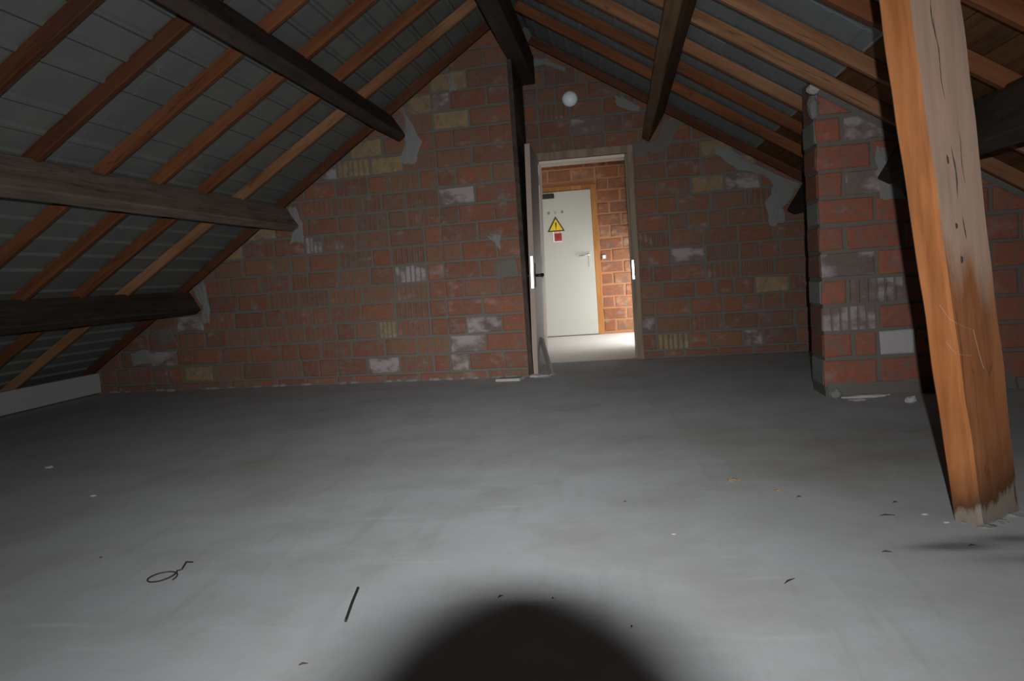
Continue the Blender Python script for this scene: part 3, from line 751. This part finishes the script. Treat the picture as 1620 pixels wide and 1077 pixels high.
# frame: jambs and head
x0, x1 = DX0, DX1
yf = 7.855
mb = MB(); mb.box(.135, .198, yf + .0, 8.16, 0, 2.10, .003); pc(mb, 'frame_jamb', M['frame'])
mb = MB(); mb.box(.115, .135, yf + .055, 8.16, 0, 2.04, .002); pc(mb, 'frame_stop', M['frame'])
mb = MB(); mb.hexa([(-.845, yf + .055, 0), (-.795, yf + .055, 0), (-.795, 8.16, 0), (-.845, 8.16, 0), (-.845, yf + .055, 2.10), (-.730, yf + .055, 2.10), (-.730, 8.16, 2.10), (-.845, 8.16, 2.10)], .003); pc(mb, 'frame_jamb', M['jamb'])
mb = MB(); mb.box(-.845, .198, yf - .012, 8.16, 2.035, 2.11, .003); pc(mb, 'frame_head', M['frame'])
mb = MB(); mb.box(-.795, .115, yf + .055, 8.16, 2.008, 2.035, .002); pc(mb, 'frame_stop', M['jamb'])
mb = MB(); mb.box(.126, .1345, yf + .005, yf + .03, .80, .99, .002); q = pc(mb, 'strike_plate', M['metal']); q['label'] = 'bright metal strike plate'
mb = MB(); mb.box(.136, .146, yf - .003, yf + .002, .80, .99, .001); pc(mb, 'strike_plate', M['metal'])
# leaf swung into the attic, not quite square to the wall
LF = 7.03; LB = 7.885; TH = .047
ang = math.atan2(.016, LB - LF)
HB = Vector((-.848, LB, 0)); TILT = .030; du = Vector((math.sin(ang), -math.cos(ang), 0)); dv = Vector((math.cos(ang), math.sin(ang), 0)); LL = LB - LF
def lbox(u0, u1, v0, v1, z0, z1, bev=.002):
    mb = MB(); q = lambda u, v_, z: HB + du * u + dv * v_ + Vector((TILT * z, 0, z))
    mb.hexa([q(u1, v0, z0), q(u1, v1, z0), q(u0, v1, z0), q(u0, v0, z0), q(u1, v0, z1), q(u1, v1, z1), q(u0, v1, z1), q(u0, v0, z1)], bev); return mb
pc(lbox(0, LL - .002, 0, TH, .012, 2.075, .003), 'leaf', M['leaf'])
pc(lbox(LL - .003, LL + .003, 0, TH, .012, 2.075, .001), 'leaf_edge', M['leaf_edge'])
fp = pc(lbox(LL + .003, LL + .006, .014, .038, .79, 1.08, .001), 'lock_plate', M['metal']); fp['label'] = 'bright metal lock plate on the door edge'
pc(lbox(LL + .006, LL + .018, .020, .032, .90, .93, .003), 'latch', M['metal'])
for s_, vv_ in ((1, TH), (-1, 0)):
    pc(lbox(LL - .085, LL - .045, min(vv_, vv_ + s_ * .008), max(vv_, vv_ + s_ * .008), .80, 1.02, .003), 'handle_plate', M['black'])
    zz = Vector((TILT * .905, 0, .905)); q = lambda u, v_: HB + du * u + dv * v_ + zz
    mb = MB(); k_ = 1.0 if s_ > 0 else .55
    mb.tube([q(LL - .065, vv_ + s_ * .004), q(LL - .065, vv_ + s_ * .045 * k_), q(LL - .072, vv_ + s_ * .06 * k_), q(LL - .10, vv_ + s_ * .064 * k_), q(LL - .19, vv_ + s_ * .062 * k_)], [.014, .014, .018, .018, .014], 10)
    pc(mb, 'door_handle', M['black'], smooth=True)
for z in (.25, 1.05, 1.85):
    mb = MB(); mb.tube([(-.80 + .03 * z, LB + .006, z - .05), (-.80 + .03 * z, LB + .006, z + .05)], .008, 10); pc(mb, 'hinge', M['steel'])

# ------------------------------------------------------------------ landing behind the doorway
LY = 11.36
mb = MB(); mb.box(-1.75, 1.4, LY, LY + .12, 0, 2.75); wb = struct(mb.build('wall_landing', M['mortar_landing']))
mb = MB(); mb.box(-1.75, -1.65, 8.16, LY, 0, 2.75); struct(mb.build('wall_landing_left', M['plaster']))
mb = MB()
for (a, b_, c_, d) in ((8.16, 9.4, 0, 2.75), (11.26, LY, 0, 2.75), (9.4, 11.26, 0, .10), (9.4, 11.26, 1.10, 2.75)): mb.box(.48, .80, a, b_, c_, d)
struct(mb.build('wall_landing_right', M['plaster']))
mb = MB(); mb.box(-1.75, 1.4, 8.16, LY + .12, 2.75, 2.85); struct(mb.build('ceiling_landing', M['plaster']))
w1 = struct(empty('unseen_window_1', (.80, 10.33, .10)))  # unseen window; low opening and deep reveal shaped to dim the upper bricks
for bx_ in ((.77, .81, 9.4, 9.44, .10, 1.10), (.77, .81, 11.22, 11.26, .10, 1.10), (.77, .81, 9.44, 11.22, .10, .14), (.77, .81, 9.44, 11.22, 1.06, 1.10)):
    mb = MB(); mb.box(*bx_, .003); pc(mb, 'window_frame', M['white'], w1)
WLa = Wall(wb, (0, LY, 0), (1, 0, 0), (0, -1, 0))
F2X0, F2X1, F2Z = -1.20, -.262, 2.145
for k in range(0, 16):
    z0 = .02 + CO * k + JT; z1 = .02 + CO * (k + 1)
    x = -1.60 + (0 if k % 2 else -.16)
    while x < .42:
        L_ = .315
        a, b_ = x, x + L_
        if z0 < F2Z:
            if b_ > F2X0 and a < F2X1:
                if a < F2X0 - .05: b_ = F2X0
                elif b_ > F2X1 + .05: a = F2X1 + .01
                else: a = b_
        if b_ - a > .04: WLa.brick(a, b_, max(z0, .02) if not (z0 < F2Z < z1 and F2X0 - .1 < a < F2X1) else F2Z + .01, z1, M['brick_landing'], 0, proud=.007)
        x += L_ + JT
d2 = struct(empty('door_2', (-.73, LY, 0)))
mb = MB(); mb.box(-1.13, -.345, LY - .055, LY - .012, .01, 2.075, .003); pc(mb, 'leaf', M['white_door'], d2)
mb = MB(); mb.box(-.342, -.265, LY - .045, LY + .01, 0, 2.14, .003); pc(mb, 'frame_jamb', M['brown_frame'], d2)
mb = MB(); mb.box(-1.20, -1.135, LY - .045, LY + .01, 0, 2.14, .003); pc(mb, 'frame_jamb', M['brown_frame'], d2)
mb = MB(); mb.box(-1.20, -.265, LY - .047, LY + .01, 2.08, 2.145, .003); pc(mb, 'frame_head', M['brown_frame'], d2)
mb = MB(); mb.box(-1.12, -.86, LY - .115, LY - .056, 1.985, 2.05, .006); q = pc(mb, 'door_closer', M['black'], d2)
mb = MB(); mb.box(-.425, -.39, LY - .06, LY - .056, .97, 1.19, .001); pc(mb, 'handle_plate', M['white_door'], d2)
mb = MB(); mb.tube([(-.407, LY - .056, 1.15), (-.407, LY - .105, 1.15), (-.42, LY - .112, 1.15), (-.56, LY - .11, 1.14)], [.009, .009, .011, .009], 10); q = pc(mb, 'door_handle', M['metal'], d2, smooth=True)
for (x, z) in ((-.955, 1.78), (-.76, 1.785)):
    mb = MB(); mb.box(x - .014, x + .014, LY - .0585, LY - .055, z - .018, z + .018, .001); pc(mb, 'screw_mark', M['grey'], d2)
mb = MB(); mb.box(-.875, -.845, LY - .0575, LY - .055, 1.76, 1.80); pc(mb, 'screw_mark', M['switch'], d2)
# warning sign: yellow triangle with black border and mark
sx_, sz_, sy_ = -.862, 1.585, LY - .056
sg = empty('warning_sign', (sx_, sy_, sz_)); tag(sg, 'yellow triangular warning sign with black border on the white door', 'sign')
def tri(h, d0, d1, cz=0): return [(-h * .577 * 1.0, d0, cz - h / 3), (h * .577, d0, cz - h / 3), (0, d0, cz + 2 * h / 3)], (0, d1 - d0, 0)
mb = MB(); a, b_ = tri(.215, 0, -.003); mb.prism(a, b_); mb.build('border', M['ink'], sg)
mb = MB(); a, b_ = tri(.165, -.002, -.005); mb.prism(a, b_); mb.build('face', M['yellow'], sg)
mb = MB(); mb.prism([(-.010, -.005, .055), (.010, -.005, .055), (.005, -.005, -.015), (-.005, -.005, -.015)], (0, -.002, 0)); mb.box(-.006, .006, -.007, -.005, -.036, -.024); mb.build('exclamation_mark', M['ink'], sg)
ns_ = empty('red_notice', (-.842, sy_, 1.44)); tag(ns_, 'small red notice with white upper edge below the yellow triangle', 'sign')
mb = MB(); mb.box(-.072, .058, -.002, 0, -.075, .080); mb.build('backing', M['white'], ns_)
mb = MB(); mb.box(-.052, .056, -.004, -.001, -.065, .050); mb.build('face', M['red'], ns_)
mb = MB()
for k, (a, b_) in enumerate(((-.045, -.033), (-.018, -.006), (.012, .024), (.036, .047))): mb.box(a, b_, -.004, -.001, .055, .078)
mb.build('print', M['red'], ns_)
mb = MB()
for z in (-.02, .0, .02): mb.box(-.035, .04, -.0046, -.0035, z - .003, z + .003)
mb.build('print', M['ink'], ns_)
sw = empty('light_switch', (-.205, LY - .012, 1.105)); tag(sw, 'small grey light switch on the brick wall beside the white door', 'switch')
mb = MB(); mb.box(-.03, .03, -.012, .004, -.03, .03, .004); mb.build('switch_plate', M['switch'], sw)
mb = MB(); mb.box(-.018, .018, -.018, -.010, -.024, .024, .003); mb.build('rocker', M['steel'], sw)

# round white lamp above the doorway
bl = empty('wall_lamp', (-.385, ry(-.385) - .004, 2.615)); tag(bl, 'round white unlit lamp high on the brick wall above the doorway', 'lamp')
mb = MB(); mb.tube([(0, .012, 0), (0, -.016, 0)], [.062, .060], 28); mb.build('lamp_base', M['white'], bl)
v = []; f = []; n_ = 28
for i in range(9):
    a = math.pi / 2 * i / 8
    for k in range(n_): v.append((.078 * math.cos(a) * math.cos(2 * math.pi * k / n_), -.014 - .062 * math.sin(a), .078 * math.cos(a) * math.sin(2 * math.pi * k / n_)))
for i in range(8):
    for k in range(n_): f.append([i * n_ + k, i * n_ + (k + 1) % n_, (i + 1) * n_ + (k + 1) % n_, (i + 1) * n_ + k])
f.append([k for k in range(n_)][::-1])
link('lamp_globe', v, f, M['white'], bl, smooth=True)

# ------------------------------------------------------------------ things lying about
mb = MB(); mb.hexa([(-1.13, 6.70, .002), (-.91, 6.665, .002), (-.88, 6.80, .002), (-1.10, 6.83, .002), (-1.13, 6.70, .026), (-.91, 6.665, .028), (-.88, 6.80, .028), (-1.10, 6.83, .024)], .004)
tag(mb.build('floor_tile', M['rubble'], origin=(-1.0, 6.75, 0)), 'flat pale slab lying at the wall foot left of the open door', 'slab')
vv, ff = lump(1, 8, .115, .055, .016, 12, 6); o = link('mortar_flake', vv, ff, M['rubble']); o.location = (-.745, 6.88, .013)
tag(o, 'flat grey mortar flake under the free edge of the open door', 'debris')
mb = MB(); a = Vector((-.655, 6.95, .012)); b_ = Vector((-.775, 7.40, .30))
mb.tube([a, a.lerp(b_, .5), b_], [.024, .025, .024], 4)
tag(mb.build('door_prop', M['leaf'], origin=a), 'thin wooden stick leaning against the foot of the open door', 'stick')
# rubble at the pier foot
def thing_lump(name, x, y, z, r, sx, sy, sz, m, seed, label, cat='debris', group=None, rz=0):
    vv, ff = lump(r, seed, sx, sy, sz, 10, 6); o = link(name, vv, ff, m); o.location = (x, y, z); o.rotation_euler = (0, 0, rz); tag(o, label, cat, group); return o
thing_lump('mortar_flake', 1.47, 5.06, .012, .10, 1.6, .22, .11, M['mortar_white'], 11, 'long thin white mortar flake lying in front of the pier', rz=.12)
thing_lump('mortar_flake', 1.305, 5.10, .030, .05, .8, .6, .7, M['mortar_light'], 12, 'grey white mortar lump at the left front corner of the pier foot')
thing_lump('mortar_flake', 1.40, 4.98, .007, .035, 1.5, .6, .22, M['mortar_white'], 13, 'small white mortar flake left of the long flake by the pier')
thing_lump('pebble', 1.665, 4.86, .018, .026, 1.2, .9, .8, M['mortar_white'], 14, 'white stone lying on the floor between pier and leaning post')
thing_lump('mortar_flake', -4.50, 7.20, .02, .04, 1.5, .6, .5, M['mortar_light'], 15, 'pale mortar crumb at the wall foot near the grey board')
# rod and wire
mb = MB(); mb.tube([(-.79, 1.965, .005), (-.812, 2.08, .007), (-.832, 2.19, .005)], .0042, 8)
tag(mb.build('iron_rod', M['rust'], origin=(-.81, 2.08, 0)), 'thin straight dark iron rod lying on the floor in front', 'rod')
pts = []
for k in range(26):
    a = 2 * math.pi * k / 22 - .2; pts.append((-1.53 + .042 * math.cos(a), 2.29 + .052 * math.sin(a), .004 + .0006 * k))
pts += [(-1.485, 2.33, .02), (-1.492, 2.37, .03), (-1.487, 2.40, .018)]
mb = MB(); mb.tube(pts, .0022, 6); tag(mb.build('wire_loop', M['rust'], origin=(-1.52, 2.3, 0)), 'small loop of dark wire with a bent tail on the floor', 'wire')
SPL = ['splinter at the lower edge left of the lens shadow', 'splinter on the upper rim of the round lens shadow', 'dot-sized splinter just right of the top of the lens shadow', 'splinter at the right rim of the round lens shadow', 'longest splinter left of the leaning post foot', 'short splinter in front of the leaning post foot, left side', 'splinter in front of the leaning post foot, nearest to it', 'splinter on the bare floor between lens shadow and post', 'bent splinter right of the lens shadow', 'splinter in front of the post at the right photo edge', 'splinter on the floor between pier and post foot', 'splinter left of the small wire loop', 'splinter on the open floor beyond the lens shadow']
for i, (x, y, l, a) in enumerate(((-.813, 1.732, .022, .4), (-.387, 2.117, .02, .9), (-.236, 2.10, .007, .2), (-.021, 1.922, .010, 1.2), (.857, 2.755, .05, .05), (.745, 2.41, .028, -.05), (1.0, 2.45, .02, .1), (.62, 3.0, .02, .4), (.42, 2.2, .05, .8), (1.15, 2.18, .03, 0), (.93, 2.9, .018, .3), (-1.9, 2.5, .012, .7), (-.03, 3.0, .01, .1))):
    mb = MB(); d = Vector((math.cos(a), math.sin(a), 0)) * l / 2; c_ = Vector((x, y, .0035))
    mb.tube([c_ - d, c_ - d * .3 + Vector((0, .002, .002)), c_ + d], [.0010, .0026, .0008], 6)
    tag(mb.build('splinter', M['rust'], origin=c_), 'dark ' + SPL[i], 'debris', 'dark splinters scattered on the floor')
CHP = ['ochre chip in the middle of the right half of the floor', 'smaller ochre chip nearer than the other ochre one', 'pale chip a hand left of the post foot', 'white chip touching the left of the post foot', 'white speck beyond the right side of the lens shadow', 'larger pale chip on the floor at the left, farthest of its kind', 'pale chip on the left floor, rightmost there', 'pale chip on the left floor, leftmost there']
for i, (x, y, r_) in enumerate(((.416, 3.26, .018), (.56, 3.1, .009), (.98, 2.76, .008), (1.015, 2.672, .007), (.13, 2.62, .005), (-3.3, 4.0, .018), (-2.55, 3.35, .012), (-4.2, 3.6, .012))):
    thing_lump('chip', x, y, r_ * .25, r_, 1.5, .8, .4, M['mortar_white'] if i > 1 else M['brick_yellow'], 20 + i, CHP[i], 'debris', 'pale chips scattered on the floor')

# ------------------------------------------------------------------ the photographer's camera on its stand, whose lens hood shades the floor in front
pcm = empty('photo_camera', CAMP - fwd * .16 - up * .1)
tag(pcm, 'black camera with lens and raised flash on a slim tripod at the viewpoint', 'camera')
def W(r_, u_, d_): return CAMP + right * r_ + up * u_ + fwd * d_
og = pcm.location
def fin(mb, name, m, **k):
    mb.v = [x - og for x in mb.v]; return mb.build(name, m, pcm, **k)
def obx(a, b_, c_, d, e_, f_, bev=.004):
    mb = MB(); mb.hexa([W(a, c_, f_), W(b_, c_, f_), W(b_, c_, e_), W(a, c_, e_), W(a, d, f_), W(b_, d, f_), W(b_, d, e_), W(a, d, e_)], bev); return mb
fin(obx(-.065, .065, -.052, .040, -.215, -.150), 'camera_body', M['black'])
fin(obx(-.022, .022, .040, .060, -.205, -.168), 'viewfinder_hump', M['black'])
fin(obx(-.030, .030, .060, .100, -.205, -.185), 'flash_head', M['black'])
# open lens tube and hood (double walled)
v = []; f = []; n_ = 40
rings = [(.030, -.150), (.034, -.150), (.034, -.06), (.0415, -.05), (.0415, -.006), (.0385, -.006), (.0385, -.05), (.030, -.08), (.012, -.12)]
cx_ = .006
for (r_, d) in rings:
    for k in range(n_):
        a = 2 * math.pi * k / n_; v.append(W(r_ * math.cos(a) + cx_, r_ * math.sin(a), d) - og)
for i in range(len(rings) - 1):
    for k in range(n_): f.append([i * n_ + k, i * n_ + (k + 1) % n_, (i + 1) * n_ + (k + 1) % n_, (i + 1) * n_ + k])
f.append([(len(rings) - 1) * n_ + k for k in range(n_)])
link('lens', v, f, M['black'], pcm, smooth=False)
T = W(0, -.055, -.18)
mb = MB(); mb.tube([T, Vector((T.x, T.y, .45))], [.012, .012], 12); fin(mb, 'centre_column', M['black'])
for a in (math.radians(270), math.radians(30), math.radians(150)):
    mb = MB(); mb.tube([(T.x + .02 * math.cos(a), T.y + .02 * math.sin(a), .70), (T.x + .32 * math.cos(a), T.y + .32 * math.sin(a), .008)], [.012, .009], 10); fin(mb, 'leg', M['black'])
